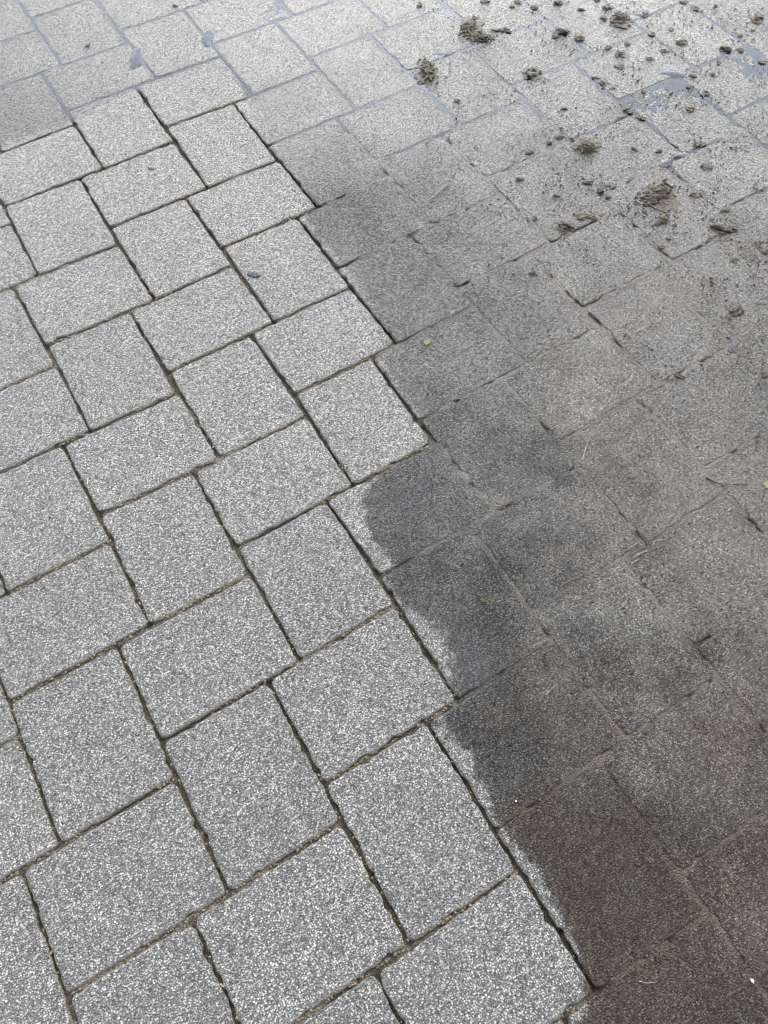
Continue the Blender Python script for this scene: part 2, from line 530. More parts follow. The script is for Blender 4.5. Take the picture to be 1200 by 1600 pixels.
def make_paver_mesh(q, seed, res=0.0042):
    """q: four corners (joint centres) in the world, counted round; returns mesh in local space and its centre"""
    c = q.mean(0)
    # tidy the quadrilateral towards a rectangle
    ex = (q[1] + q[2] - q[0] - q[3]) / 2
    ey = (q[3] + q[2] - q[0] - q[1]) / 2
    a = math.atan2(ex[1], ex[0])
    ux = np.array([math.cos(a), math.sin(a)])
    uy0 = np.array([math.sin(a), -math.cos(a)])
    if uy0 @ ey < 0:
        uy0 = -uy0
    uy = 0.6 * ey / np.linalg.norm(ey) + 0.4 * uy0
    uy /= np.linalg.norm(uy)
    w, h = np.linalg.norm(ex), np.linalg.norm(ey)
    rs = np.random.default_rng(seed)
    gap = 0.0017
    w -= 2 * gap
    h -= 2 * gap
    rimw = [0, .0008, .0018, .0032, .0052]

    def coords(length):
        inner = np.linspace(.0052, length - .0052, max(3, int((length - .0104) / res)) + 1)[1:-1]
        return np.r_[rimw, inner, [length - x for x in reversed(rimw)]]
    xs, ys = coords(w), coords(h)
    nx, ny = len(xs), len(ys)
    X, Y = np.meshgrid(xs - w / 2, ys - h / 2, indexing='ij')
    X, Y = X.ravel(), Y.ravel()
    # rounded corners
    rc = .0100
    bx, by = w / 2 - rc, h / 2 - rc
    ox, oy = np.maximum(np.abs(X) - bx, 0), np.maximum(np.abs(Y) - by, 0)
    mx_, hyp = np.maximum(ox, oy), np.hypot(ox, oy)
    k = np.where((ox > 0) & (oy > 0), mx_ / np.maximum(hyp, 1e-9), 1)
    X = np.sign(X) * (np.minimum(np.abs(X), bx) + ox * k)
    Y = np.sign(Y) * (np.minimum(np.abs(Y), by) + oy * k)
    e = np.minimum(w / 2 - np.abs(X), h / 2 - np.abs(Y))
    inner_r = rc - np.hypot(np.maximum(np.abs(X) - bx, 0), np.maximum(np.abs(Y) - by, 0))
    e = np.where((np.abs(X) > bx) & (np.abs(Y) > by), inner_r, e)
    e = np.maximum(e, 0)
    so = seed * 3.17
    # ragged outline
    wgt = np.exp(-e / .004)
    nrmx = np.where(w / 2 - np.abs(X) < h / 2 - np.abs(Y), np.sign(X), 0)
    nrmy = np.where(w / 2 - np.abs(X) < h / 2 - np.abs(Y), 0, np.sign(Y))
    rag = .0020 * fbm(X * 150 + so, Y * 150 - so, 3, 3) + .0013 * fbm(X * 28 - so, Y * 28 + so, 9, 2) - .0004
    chip = np.maximum(fbm(X * 60 + 2 * so, Y * 60, 5, 2) - .30, 0)
    X2 = X + nrmx * wgt * (rag - .009 * chip)
    Y2 = Y + nrmy * wgt * (rag - .009 * chip)
    Z = -np.where(e < .0045, (1 - np.clip(e / .0045, 0, 1)) ** 2.2 * .0026, 0)
    Z -= wgt * chip * .006
    Z += .00045 * fbm(X * 18 + so, Y * 18, 11, 3) + .00022 * fbm(X * 160, Y * 160 + so, 12, 2)
    rim = .95 * np.exp(-np.maximum(h / 2 - Y, 0) / .0042) * (e < .02) + 1.15 * np.exp(-e / .0022) + wgt * np.clip(chip * 5, 0, .7)
    # flanks
    border = np.r_[np.arange(ny) + 0, (np.arange(1, nx)) * ny + ny - 1, (nx - 1) * ny + np.arange(ny - 2, -1, -1), np.arange(nx - 2, 0, -1) * ny]
    V = [np.c_[X2, Y2, Z]]
    RIM = [rim]
    BORD = [np.exp(-e / .013)]
    F = [grid_faces(nx, ny)]
    prev = border
    base = len(X)
    for zz, inn in ((-.006, -.0003), (-.016, -.0006), (-.055, 0)):
        px_, py_ = X2[border], Y2[border]
        nn = .0011 * fbm(px_ * 170 + zz * 900, py_ * 170 + so, 21, 3)
        sx, sy = nrmx[border], nrmy[border]
        V.append(np.c_[px_ + sx * (nn + inn), py_ + sy * (nn + inn), np.full(len(border), zz)])
        RIM.append(np.full(len(border), 1.6))
        BORD.append(np.ones(len(border)))
        cur = base + np.arange(len(border))
        F.append(np.c_[prev, np.roll(prev, -1), np.roll(cur, -1), cur])
        prev = cur
        base += len(border)
    V = np.vstack(V)
    F = np.vstack(F)
    tilt = rs.normal(0, .0022, 2)
    V[:, 2] += V[:, 0] * tilt[0] + V[:, 1] * tilt[1] + rs.normal(0, .0003)
    P = c + V[:, :1] * ux + V[:, 1:2] * uy
    loc = np.c_[P - c, V[:, 2]]
    # face orientation: make tops face up
    if ux[0] * uy[1] - ux[1] * uy[0] < 0:
        F = F[:, ::-1]
    me = mesh_from('paving_stone', loc, F, M_PAVER)
    set_env(me, P)
    at = me.attributes.new('rim', 'FLOAT', 'POINT')
    at.data.foreach_set('value', np.concatenate(RIM).astype(np.float32))
    at = me.attributes.new('border', 'FLOAT', 'POINT')
    at.data.foreach_set('value', np.concatenate(BORD).astype(np.float32))
    return me, c


ORD = ['first', 'second', 'third', 'fourth', 'fifth', 'sixth', 'seventh', 'eighth', 'ninth', 'tenth', 'eleventh', 'twelfth']
GRP = 'concrete pavers laid in a herringbone pattern'
visible, outer = [], []
for n in range(-22, 26):
    for m in range(-26, 32):
        for t in 'PQ':
            c = np.mean([lat(m, n, t + str(i)) for i in range(4)], 0)
            if np.linalg.norm(c - G(600, 560)) > 3.4:
                continue
            q = quad(m, n, t) if np.linalg.norm(c - G(600, 700)) < 2.2 else np.array([lat(m, n, t + str(i)) for i in range(4)])
            s_, r_ = np.meshgrid(np.linspace(.03, .97, 9), np.linspace(.03, .97, 9))
            s_, r_ = s_.ravel()[:, None], r_.ravel()[:, None]
            pts = q[0] * (1 - s_) * (1 - r_) + q[1] * s_ * (1 - r_) + q[2] * s_ * r_ + q[3] * (1 - s_) * r_
            front = (np.c_[pts, np.zeros(len(pts))] @ R.T + _t)[:, 2] > .1
            pp = PX(pts)
            ins = front & (pp[:, 0] > 0) & (pp[:, 0] < 1200) & (pp[:, 1] > 0) & (pp[:, 1] < 1600)
            (visible if ins.any() else outer).append((m, n, t, q, ins.mean(), edge_dist(pts)))

rows = sorted({v[1] for v in visible}, reverse=True)
SPECIAL = {(1, 1, 'Q'): 'dry pale paver with a larger bluish wet spot above its middle',
           (0, 1, 'P'): 'dry pale paver with a tiny bluish wet spot near its top',
           (3, -2, 'P'): 'clean grey paver with a dark flake lying on it'}
for row in rows:
    for t in 'PQ':
        mem = sorted([v for v in visible if v[1] == row and v[2] == t], key=lambda v: v[0])
        for k, (m, n, _, q, share, ed) in enumerate(mem):
            me, c = make_paver_mesh(q, (m + 40) * 131 + (n + 40) * 17 + (t == 'Q') * 7)
            cy = PX(c)[0]
            fd = (ed > 0).mean()
            if fd < .04:
                look = 'washed dry pale' if cy[1] < 900 else 'washed speckled grey'
            elif fd < .85:
                look = 'half washed half dirty'
            elif cy[1] < 330:
                look = 'wet glistening'
            elif cy[1] > 1150:
                look = 'dirty brown'
            else:
                look = 'unwashed dusty grey'
            lab = SPECIAL.get((m, n, t))
            if not lab:
                shp = 'wide-lying' if t == 'P' else 'upright-lying'
                lab = f'{look} {shp} paver, {ORD[k]} from left in {ORD[rows.index(row)]} slanting row from top'
            link('paving_stone', me, (c[0], c[1], 0), label=lab, cat='paving stone', group=GRP)

# everything outside the photograph's view: the same paving as one plain surface object
V, F, A = [], [], []
for (m, n, t, q, _, _) in outer:
    c = q.mean(0)
    b = len(V)
    for ins_, z in ((.0017, -.05), (.0017, -.0022), (.0045, -.0002)):
        for p_ in q:
            d = c - p_
            V.append((*(p_ + np.sign(d) * 0 + d / np.linalg.norm(d) * ins_ * 1.41), z))
    for lv in (0, 4):
        for i in range(4):
            j = (i + 1) % 4
            F.append((b + lv + i, b + lv + j, b + lv + 4 + j, b + lv + 4 + i))
    F.append((b + 8, b + 9, b + 10, b + 11))
V = np.array(V)
me = mesh_from('pavement', V, np.array(F)[:, ::-1], M_PAVER, smooth=False)
set_env(me, V[:, :2])
at = me.attributes.new('rim', 'FLOAT', 'POINT')
at.data.foreach_set('value', np.tile(np.repeat([1.6, 1.0, 0.0], 4), len(V) // 12).astype(np.float32))
link('pavement', me, kind='structure')

# ------------------------------------------------------------------ joint filling: one height field under and between the pavers
corn = np.array([G(-60, -60), G(1260, -60), G(1260, 1660), G(-60, 1660)])
lo, hi = corn.min(0), corn.max(0)
gx = np.arange(lo[0], hi[0], .0048)
gy = np.arange(lo[1], hi[1], .0048)
X, Y = np.meshgrid(gx, gy, indexing='ij')
P = np.c_[X.ravel(), Y.ravel()]
pp = PX(P)
keep = (pp[:, 0] > -90) & (pp[:, 0] < 1290) & (pp[:, 1] > -90) & (pp[:, 1] < 1690)
EV = [np.zeros(len(P)) for _ in range(4)]
sub = env(P[keep])
for a_, b_ in zip(EV, sub):
    a_[keep] = b_
e, dust, brown, wet = EV
x, y = P.T
nb = fbm(x * 22, y * 22, 61, 3)
nf = fbm(x * 130, y * 130, 67, 3)
nm = fbm(x * 55, y * 55, 71, 2)
along = np.full(X.shape, 9.0)       # distance to joints running up to the right
down = np.full(X.shape, 9.0)        # distance to joints running down to the right
for (m, n, t, q, _, _) in visible:
    i0, i1 = np.searchsorted(gx, [q[:, 0].min() - .02, q[:, 0].max() + .02])
    j0, j1 = np.searchsorted(gy, [q[:, 1].min() - .02, q[:, 1].max() + .02])
    if i1 <= i0 or j1 <= j0:
        continue
    sx, sy = X[i0:i1, j0:j1], Y[i0:i1, j0:j1]
    for (a_, b_, arr) in ((q[0], q[1], along), (q[3], q[2], along), (q[1], q[2], down), (q[0], q[3], down)):
        ab = b_ - a_
        tt = np.clip(((sx - a_[0]) * ab[0] + (sy - a_[1]) * ab[1]) / (ab @ ab), 0, 1)
        dd = np.hypot(sx - a_[0] - tt * ab[0], sy - a_[1] - tt * ab[1])
        arr[i0:i1, j0:j1] = np.minimum(arr[i0:i1, j0:j1], dd)
al = sstep(-.002, .004, down.ravel() - along.ravel())
clean = -.0140 + .0095 * al + .0030 * nb + .0022 * nf
# some joints carry sand higher up
clean += .0060 * sstep(.15, .6, fbm(x * 11, y * 11, 73, 3))
clean = np.where(clean > -.0032, -.0032 + .15 * (clean + .0032), clean)
clean = np.minimum(clean, -.0024)
filled = -.0009 + .0009 * nb + .0007 * nf - .0042 * sstep(.16 - .06 * brown, .62 - .06 * brown, nm + .25 * nb) * (1 - .3 * wet)
filled = np.minimum(filled, .0004) - .0022 * sstep(.50, .72, wet) * sstep(-.25, .1, nb + fbm(x * 9, y * 9, 91, 2))
z = clean + (filled - clean) * sstep(-.004, .045, e + .018 * nb)
z = z - .006 * sstep(.006, .011, np.minimum(along, down).ravel())
FZ = z
idx = np.full(len(P), -1)
idx[keep] = np.arange(keep.sum())
Fq = grid_faces(len(gx), len(gy))
Fq = Fq[(idx[Fq] >= 0).all(1)]
me = mesh_from('joint_sand', np.c_[P, z][keep], idx[Fq], M_JOINT)
set_env(me, None, sub)
link('joint_sand', me, kind='structure')

# the ground below and beyond, out to the horizon
n_ = 41
g1 = np.sign(np.linspace(-1, 1, n_)) * np.abs(np.linspace(-1, 1, n_)) ** 3 * 150
X, Y = np.meshgrid(g1, g1, indexing='ij')
cc = G(600, 560)
P = np.c_[X.ravel() + cc[0], Y.ravel() + cc[1]]
me = mesh_from('ground', np.c_[P, np.full(len(P), -.016)], grid_faces(n_, n_), M_JOINT)
set_env(me, P)
link('ground', me, kind='structure')

# ------------------------------------------------------------------ rain water standing in the joints and hollows
PUD = [(215, 92, 14, 22, .0014), (322, 62, 12, 18, .0014), (1050, 115, 22, 8, .0012), (950, 287, 16, 9, .0014), (1043, 254, 12, 10, .0014),
       (1062, 243, 18, 7, .0010), (1145, 543, 12, 14, .0014), (1185, 472, 20, 7, .0012), (1095, 382, 18, 6, .0010), (1005, 22, 22, 6, .0010), (686, 84, 22, 5, .0008)]
gx = np.arange(lo[0], hi[0], .0045)
gy = np.arange(lo[1], hi[1], .0045)
X, Y = np.meshgrid(gx, gy, indexing='ij')
P = np.c_[X.ravel(), Y.ravel()]
pp = PX(P)
ok = (pp[:, 0] > -60) & (pp[:, 0] < 1260) & (pp[:, 1] > -60) & (pp[:, 1] < 720)
z = np.full(len(P), -.02)
sub = env(P[ok])
hz = np.where(sub[3] > .50, -.0008 - .0025 * (1 - sstep(.50, .68, sub[3])), -.02)
ppo = pp[ok]
film0 = np.clip((hz + .0028) / .0020, 0, .9)
for (cx, cy, rx, ry, hgt) in PUD:
    wob = 1.25 + .9 * fbm(P[ok][:, 0] * 45, P[ok][:, 1] * 45, 83, 3)
    rr = np.hypot((ppo[:, 0] - cx) / rx, (ppo[:, 1] - cy) / ry) * wob
    rr = rr * 1.45
    inside = (rr < 1.3)
    film0 = np.where(inside, np.maximum(film0 * (hz > -.003), np.clip(1.25 - rr, 0, 1) * 1.6), film0)
    hz = np.where(inside, np.maximum(hz, hgt * .40 + .0007 - .0006 * rr ** 2), hz)
z[ok] = hz
keep = z > -.0058
Fq = grid_faces(len(gx), len(gy))
Fq = Fq[keep[Fq].all(1)]
used = np.unique(Fq)
idx = np.full(len(P), -1)
idx[used] = np.arange(len(used))
me = mesh_from('water', np.c_[P, z][used], idx[Fq], M_WATER)
film = np.zeros(len(P))
film[ok] = film0
at = me.attributes.new('film', 'FLOAT', 'POINT')
at.data.foreach_set('value', film[used].astype(np.float32))
link('water', me, kind='structure')


# ------------------------------------------------------------------ soil clods, moss, crumbs
def ico(sub=2):
    import bmesh
    bm = bmesh.new()
    bmesh.ops.create_icosphere(bm, subdivisions=sub, radius=1)
    v = np.array([x.co[:] for x in bm.verts])
    f = np.array([[q.index for q in x.verts] for x in bm.faces])
    bm.free()
    return v, f


ICO1, ICO2, ICO3 = ico(1), ico(2), ico(3)


def axes_at(x, y, w, h):
    """half extents on the ground, in metres, along picture-right and picture-down, for a w x h px thing at (x, y)"""
    c = G(x, y)
    a = (G(x + w / 2, y) - G(x - w / 2, y)) / 2
    b = (G(x, y + h / 2) - G(x, y - h / 2)) / 2
    return c, a, b


def lump(icos, centre, radii, rs, rough=.35, rotz=None):
    v, f = icos
    s = rs.uniform(0, 99)
    th = np.arctan2(v[:, 1], v[:, 0]) * 1.3
    n = fbm(v[:, 0] * 1.7 + s, v[:, 1] * 1.7 + v[:, 2] * 1.3 - s, 5, 3) + .6 * fbm(v[:, 2] * 3 + s, v[:, 0] * 3 + v[:, 1], 6, 2)
    vv = v * (1 + rough * n)[:, None] * np.array(radii)
    a = rs.uniform(0, 6.28) if rotz is None else rotz
    ca, sa = math.cos(a), math.sin(a)
    vv = np.c_[vv[:, 0] * ca - vv[:, 1] * sa, vv[:, 0] * sa + vv[:, 1] * ca, vv[:, 2]]
    return vv + np.array(centre), f


def strand(points, rad, sides=4, taper=.35):
    pts = np.array(points, float)
    V, F = [], []
    for i, p_ in enumerate(pts):
        d = pts[min(i + 1, len(pts) - 1)] - pts[max(i - 1, 0)]
        d /= max(np.linalg.norm(d), 1e-9)
        up = np.array([0, 0, 1.0]) if abs(d[2]) < .9 else np.array([1.0, 0, 0])
        s_ = np.cross(d, up)
        s_ /= np.linalg.norm(s_)
        t_ = np.cross(s_, d)
        r = rad * (1 - (1 - taper) * (i / (len(pts) - 1)))
        for k in range(sides):
            a = 6.2832 * k / sides
            V.append(p_ + r * (math.cos(a) * s_ + math.sin(a) * t_))
    for i in range(len(pts) - 1):
        for k in range(sides):
            k2 = (k + 1) % sides
            F.append((i * sides + k, i * sides + k2, (i + 1) * sides + k2, (i + 1) * sides + k))
    return np.array(V), np.array(F)


def join(parts):
    V, F, b = [], [], 0
    for v, f in parts:
        V.append(v)
        f = np.asarray(f)
        if f.shape[1] == 3:
            f = np.c_[f, f[:, 2]]
        F.append(f + b)
        b += len(v)
    return np.vstack(V), np.vstack(F)


def tri_mesh(name, V, F, mat):
    me = bpy.data.meshes.new(name)
    me.from_pydata([tuple(v) for v in V], [], [tuple(dict.fromkeys(int(i) for i in f)) for f in F])
    me.materials.append(mat)
    me.update()
    return me


def clod(x, y, w, h, kind, rs, tilt=0.0):
    """a heap of crumbs; returns (centre, body parts, fibre parts). Extents in photo px"""
    c, a, b = axes_at(x, y, w, h)
    la, lb = np.linalg.norm(a), np.linalg.norm(b)
    lb = max(lb * .80, .0012)
    size = math.sqrt(la * lb)
    parts, fib = [], []
    big = kind in ('big', 'moss')
    n = int(np.clip(size / .0013, 3, 22)) + big * 60
    ua, ub = a / la, b / np.linalg.norm(b)
    ct, st = math.cos(tilt), math.sin(tilt)
    for i in range(n):
        r = math.sqrt(rs.uniform(0, 1)) * (1.0 if big else .85)
        stray = rs.uniform() < .28
        if stray:
            r = rs.uniform(.9, 1.7)
        th = rs.uniform(0, 6.28)
        p, q = r * math.cos(th) * la, r * math.sin(th) * lb
        pos = ua * (p * ct - q * st) + ub * (p * st + q * ct)
        s_ = size * (rs.uniform(.07, .24) if big else rs.uniform(.2, .5)) * (1.2 - .6 * r)
        if stray:
            s_ = size * rs.uniform(.04, .12)
        s_ = max(s_, .0007)
        zz = s_ * .3 + max(0, 1 - r * r) * size * rs.uniform(0, .20 if big else .14)
        el = rs.uniform(1, 2.6)
        parts.append(lump(ICO2 if s_ > .0022 else ICO1, (*pos, zz), (s_ * el, s_ * rs.uniform(.5, 1), s_ * rs.uniform(.25, .55)), rs, .75))
    if size > .0045:
        for _ in range(3):
            o_ = rs.normal(0, .3, 2)
            ang = math.atan2(ua[1], ua[0]) + tilt
            parts.append(lump(ICO3, (*(ua * la * o_[0] + ub * lb * o_[1]), .0004), (la * rs.uniform(.5, .95), lb * rs.uniform(.5, .95), .0011), rs, 1.0, ang))
    nf = {'big': 60, 'moss': 80}.get(kind, 5)
    for i in range(nf):
        r, th = math.sqrt(rs.uniform(0, 1)) * .85, rs.uniform(0, 6.28)
        p, q = r * math.cos(th) * la, r * math.sin(th) * lb
        p0 = np.array([*(ua * (p * ct - q * st) + ub * (p * st + q * ct)), size * rs.uniform(.1, .75) * (1.1 - r)])
        d = rs.normal(0, 1, 3)
        d[2] = abs(d[2]) * .22
        d /= np.linalg.norm(d)
        ln = size * rs.uniform(.35, .95)
        bend = rs.normal(0, .35, 3)
        pts = [p0 + d * ln * k / 4 + bend * ln * (k / 4) ** 2 * .6 for k in range(5)]
        for q_ in pts:
            q_[2] = max(q_[2], .0006)
        fib.append(strand(pts, rs.uniform(.00025, .0005)))
    return c, parts, fib


MATS = {'soil': M_SOIL, 'dark': M_SOILD, 'red': M_SOILR, 'big': M_SOIL, 'moss': M_SOIL, 'tuft': M_SOIL, 'flat': M_SOILD}
#  x, y, w, h, kind, tilt, anchor label (big ones)
BIG = [
 (1025, 306, 34, 46, 'big', .75, 'largest torn clod of dark soil and moss lying on a wet paver', 'torn soil and moss clod'),
 (917, 231, 32, 20, 'moss', 0, 'round greenish brown moss cushion on the glistening pavers', 'round moss cushion'),
 (733, 44, 24, 30, 'big', .3, 'tall crumbly mud clod standing near the top edge of the photo', 'tall mud clod'),
 (752, 60, 34, 14, 'big', 0, 'low wide mud clod joined to the tall crumbly clod', None),
 (668, 112, 22, 40, 'big', -.1, 'long narrow mud clod lying alone, leftmost of the large clods', 'long narrow mud clod'),
 (969, 30, 28, 22, 'big', .2, 'lumpy brown clod beside a water filled joint near the top', 'lumpy brown clod'),
 (1130, 358, 36, 15, 'flat', 0, 'ragged dark soil patch beside the long slanting joint', 'ragged dark patch'),
 (1065, 66, 15, 15, 'soil', 0, 'small round brown clod alone on a pale paver', 'round brown clod'),
 (1134, 77, 19, 13, 'dark', 0, 'flat nearly black clod with its smaller neighbour to the right', 'flat black clod'),
 (1183, 29, 18, 15, 'red', 0, 'reddish brown clod in the upper corner on a joint', 'reddish clod'),
 (833, 116, 26, 20, 'dark', 0, 'crumbly grey mud heap sitting in a silted joint', 'crumbly mud heap'),
 (1150, 484, 20, 18, 'dark', .4, 'black crumb cluster beside the puddled joint', 'black crumb cluster'),
 (883, 354, 20, 18, 'dark', 0, 'sooty crumb heap, lowest of the heaps mid photo', 'sooty crumb heap'),
 (1103, 262, 20, 12, 'flat', .4, 'curled dark brown bark like clod on a wet paver', 'curled brown clod'),
 (1036, 345, 16, 12, 'moss', 0, 'pale rooty moss scrap just below the torn clod', None),
 (785, 48, 26, 6, 'dark', -.2, 'thin soil streak running right from the mud clods at the top', None),
 (875, 50, 32, 7, 'flat', .25, 'dark stick shaped soil strip near the top edge', 'stick shaped soil strip'),
]
SMALL = [(656,9,9,8),(785,3,0,0),(714,158,10,7),(757,3,14,8),(810,3,12,7),(835,12,12,8),(872,5,18,9),(868,58,12,9),(948,12,14,12),(908,15,12,5),(942,28,10,8),
 (1008,22,9,12),(1049,46,8,7),(1018,53,12,7),(905,60,14,14),(979,68,9,8),(950,74,9,9),(968,84,18,13),(970,103,14,11),(1038,80,14,7),(1015,92,14,7),
 (1158,78,10,9),(1123,97,5,10),(1070,4,11,8),(1087,14,11,9),(1118,9,6,6),(1157,55,8,7),(1175,48,6,5),(1190,98,10,7),(942,130,14,12),(930,122,12,5),(1006,143,9,7),
 (1050,145,7,6),(1076,136,10,8),(1084,119,10,8),(1115,116,8,6),(1124,113,6,5),(1101,145,14,10),(1136,128,5,4),(978,172,12,7),(1078,171,13,11),(985,175,12,7),(1002,184,14,8),
 (1090,226,20,10),(1028,350,11,6),(995,342,7,5),(1016,344,7,5),(1044,373,10,6),(1034,386,14,6),(1014,364,9,5),(1085,304,16,10),(1136,328,12,8),(1112,344,8,8),
 (1169,384,8,6),(1196,393,12,10),(920,286,16,8),(938,297,14,8),(949,308,10,8),(1002,224,7,5),(990,233,9,6),(1030,236,10,6),(920,338,22,8),(908,341,12,8),
 (1150,278,6,5),(1148,293,6,5),(875,213,14,9),(858,223,12,8),(830,238,14,6),(800,253,7,5),(812,281,14,7),(778,281,8,5),(814,270,6,6),(868,306,12,5),(835,341,8,10),
 (988,446,9,6),(1116,411,12,5),(1149,406,12,8),(1102,433,9,6),(1113,443,14,4),(1109,425,5,4),(1145,510,10,7),(1120,515,14,5),(1062,588,18,7),(1050,593,9,6),
 (1195,585,12,10),(1183,430,6,6),(1175,448,6,6),(833,427,12,10),(1188,687,18,5),(1162,616,6,5),(1023,608,9,4),(1018,618,5,4),(1090,616,5,4),(138,72,6,7),(42,52,5,5),
 (318,139,4,4),(273,9,6,5),(932,1,10,5),(598,1013,13,6),(172,695,4,4),(795,920,9,7),(872,957,11,4),(322,571,3,3),(1079,548,6,4),(1155,500,8,6),(1009,445,4,3),(1075,470,6,3),(1135,450,5,4),
 (800,10,9,6),(905,335,8,5),(760,150,4,3),(792,142,5,3),(806,141,7,4),(880,170,12,4),(945,160,6,4),(1012,160,5,4),(1150,175,5,4),(1183,205,7,5),(1160,235,5,4),(1060,205,6,4),(985,205,5,4)]
SMALL = [s for s in SMALL if s[2] > 0]

anchors = []
for k, (x, y, w, h, kind, tilt, lab, short) in enumerate(BIG):
    rs = np.random.default_rng(100 + k)
    c, parts, fib = clod(x, y, w, h, kind, rs, tilt)
    V, F = join(parts)
    nm = 'moss_clump' if kind == 'moss' else 'soil_clod'
    o = link(nm, tri_mesh(nm, V, F, MATS[kind]), (c[0], c[1], .0005), label=lab, cat='moss clump' if kind == 'moss' else 'soil clod', group='soil clods washed onto the pavers')
    if kind in ('big', 'moss'):
        half = len(fib) // 2
        V, F = join(fib[:half])
        link('moss_tuft', tri_mesh('moss_tuft', V, F, M_MOSS), parent=o)
        V, F = join(fib[half:])
        link('root_fibres', tri_mesh('root_fibres', V, F, M_FIBRE), parent=o)
    if short:
        anchors.append((x, y, short))
anchors += [(1145, 545, 'triangular puddle')]


def direction(dx, dy):
    a = math.degrees(math.atan2(-dy, dx)) % 360
    return ['right of', 'above and right of', 'above', 'above and left of', 'left of', 'below and left of', 'below', 'below and right of'][int((a + 22.5) // 45) % 8]


LONE = {(598, 1013): 'single dark flake lying on a clean grey paver', (172, 695): 'tiny dark speck on a clean pale paver at the left', (322, 571): 'tiniest dark speck on a clean pale paver, above centre left',
        (318, 139): 'tiny dark speck on the topmost dry white paver', (138, 72): 'dark grain beside a wet joint in the top left corner', (42, 52): 'dark grain beside a small puddle, nearest the top left corner',
        (273, 9): 'dark grain on the wet paver at the very top edge, left part', (795, 920): 'dark crumb stuck in a silted joint, right of the clean pavers',
        (872, 957): 'thin dark flake on the dusty paver below the middle', (1188, 687): 'dark sliver standing for a shaded hole in the curved joint at the right edge'}  # curved joint sliver: dark lumps stand in for the shade of a hole
todo = {}
for s in SMALL:
    if (s[0], s[1]) in LONE:
        continue
    an = min(anchors, key=lambda a: (a[0] - s[0]) ** 2 + (a[1] - s[1]) ** 2)
    todo.setdefault((an[2], direction(s[0] - an[0], s[1] - an[1])), []).append((math.hypot(s[0] - an[0], s[1] - an[1]), s))
labels = {k: v for k, v in LONE.items()}
SO = {1: ('nearest', 'farther'), }
for (an, dr), lst in todo.items():
    lst.sort(key=lambda q: q[0])
    for i, (_, s) in enumerate(lst):
        if len(lst) == 1:
            labels[s[:2]] = f'small dark soil crumb {dr} the {an}'
        else:
            labels[s[:2]] = f'small dark soil crumb {dr} the {an}, {"nearest" if i == 0 else ORD[i] + " nearest"}'
for k, s in enumerate(SMALL):
    rs = np.random.default_rng(500 + k)
    kind = ['dark', 'soil', 'flat', 'dark', 'soil'][int(rs.integers(0, 5))]
    c, parts, fib = clod(s[0], s[1], s[2] * .88, s[3] * .88, kind, rs, rs.uniform(-.5, .5))
    V, F = join(parts + (fib if s[2] > 9 else []))
    link('soil_crumb', tri_mesh('soil_crumb', V, F, MATS[kind]), (c[0], c[1], .0004), label=labels[s[:2]], cat='soil crumb', group='soil crumbs scattered on the pavers')

# fine grit nobody could count
rs = np.random.default_rng(77)
parts = []
tries = 0
while len(parts) < 2400 and tries < 40000:
    tries += 1
    x, y = rs.uniform(620, 1230), rs.uniform(-40, 700)
    dens = math.exp(-((x - 1050) / 260) ** 2) * math.exp(-(max(0, y - 150) / 260) ** 2) + .05 + .45 * math.exp(-((x - 1160) / 80) ** 2)
    cl = float(vnoise(np.array([x / 34.]), np.array([y / 26.]), 5)[0])
    if rs.uniform() > dens * sstep(.35, .85, np.array([cl]))[0] * 1.6:
        continue
    g_ = G(x, y)
    s_ = rs.uniform(.0006, .0016) * (1.5 if rs.uniform() < .1 else 1)
    parts.append(lump(ICO1, (g_[0], g_[1], s_ * .5 + .0003), (s_ * 1.4, s_, s_ * .7), rs, .5))
for (jx, jy, n_) in ((1000, 900, 40), (1090, 1000, 60), (1150, 965, 40), (930, 1000, 30), (1100, 1400, 50), (980, 1290, 40), (760, 870, 25), (870, 1030, 35), (1150, 1310, 40)):
    for _ in range(n_):
        g_ = G(jx + rs.normal(0, 26), jy + rs.normal(0, 22))
        s_ = rs.uniform(.0005, .0014)
        parts.append(lump(ICO1, (g_[0], g_[1], s_ * .4 + .0003), (s_ * 1.4, s_, s_ * .7), rs, .5))
V, F = join(parts)
link('soil_grit', tri_mesh('soil_grit', V, F, M_SOILD), kind='stuff', label='fine dark soil grit strewn over the wet unwashed pavers', cat='grit')


# ------------------------------------------------------------------ stems, leaves, stones, drops
def blade(name, pts, rad_px, mat, label, cat, group=None, z=.0016, sides=5):
    g = [G(*p_) for p_ in pts]
    c = np.mean(g, 0)
    scale = np.linalg.norm(G(pts[0][0] + 1, pts[0][1]) - G(*pts[0]))
    P3 = []
    fine = []
    for i in range(len(g) - 1):
        for k in range(5):
            fine.append(g[i] + (g[i + 1] - g[i]) * k / 5)
    fine.append(g[-1])
    n = len(fine)
    for i, q in enumerate(fine):
        P3.append((*(q - c), z + .0012 * math.sin(3.14 * i / (n - 1))))
    V, F = strand(P3, rad_px * scale / 2, sides)
    return link(name, tri_mesh(name, V, F, mat), (c[0], c[1], 0), label=label, cat=cat, group=group)


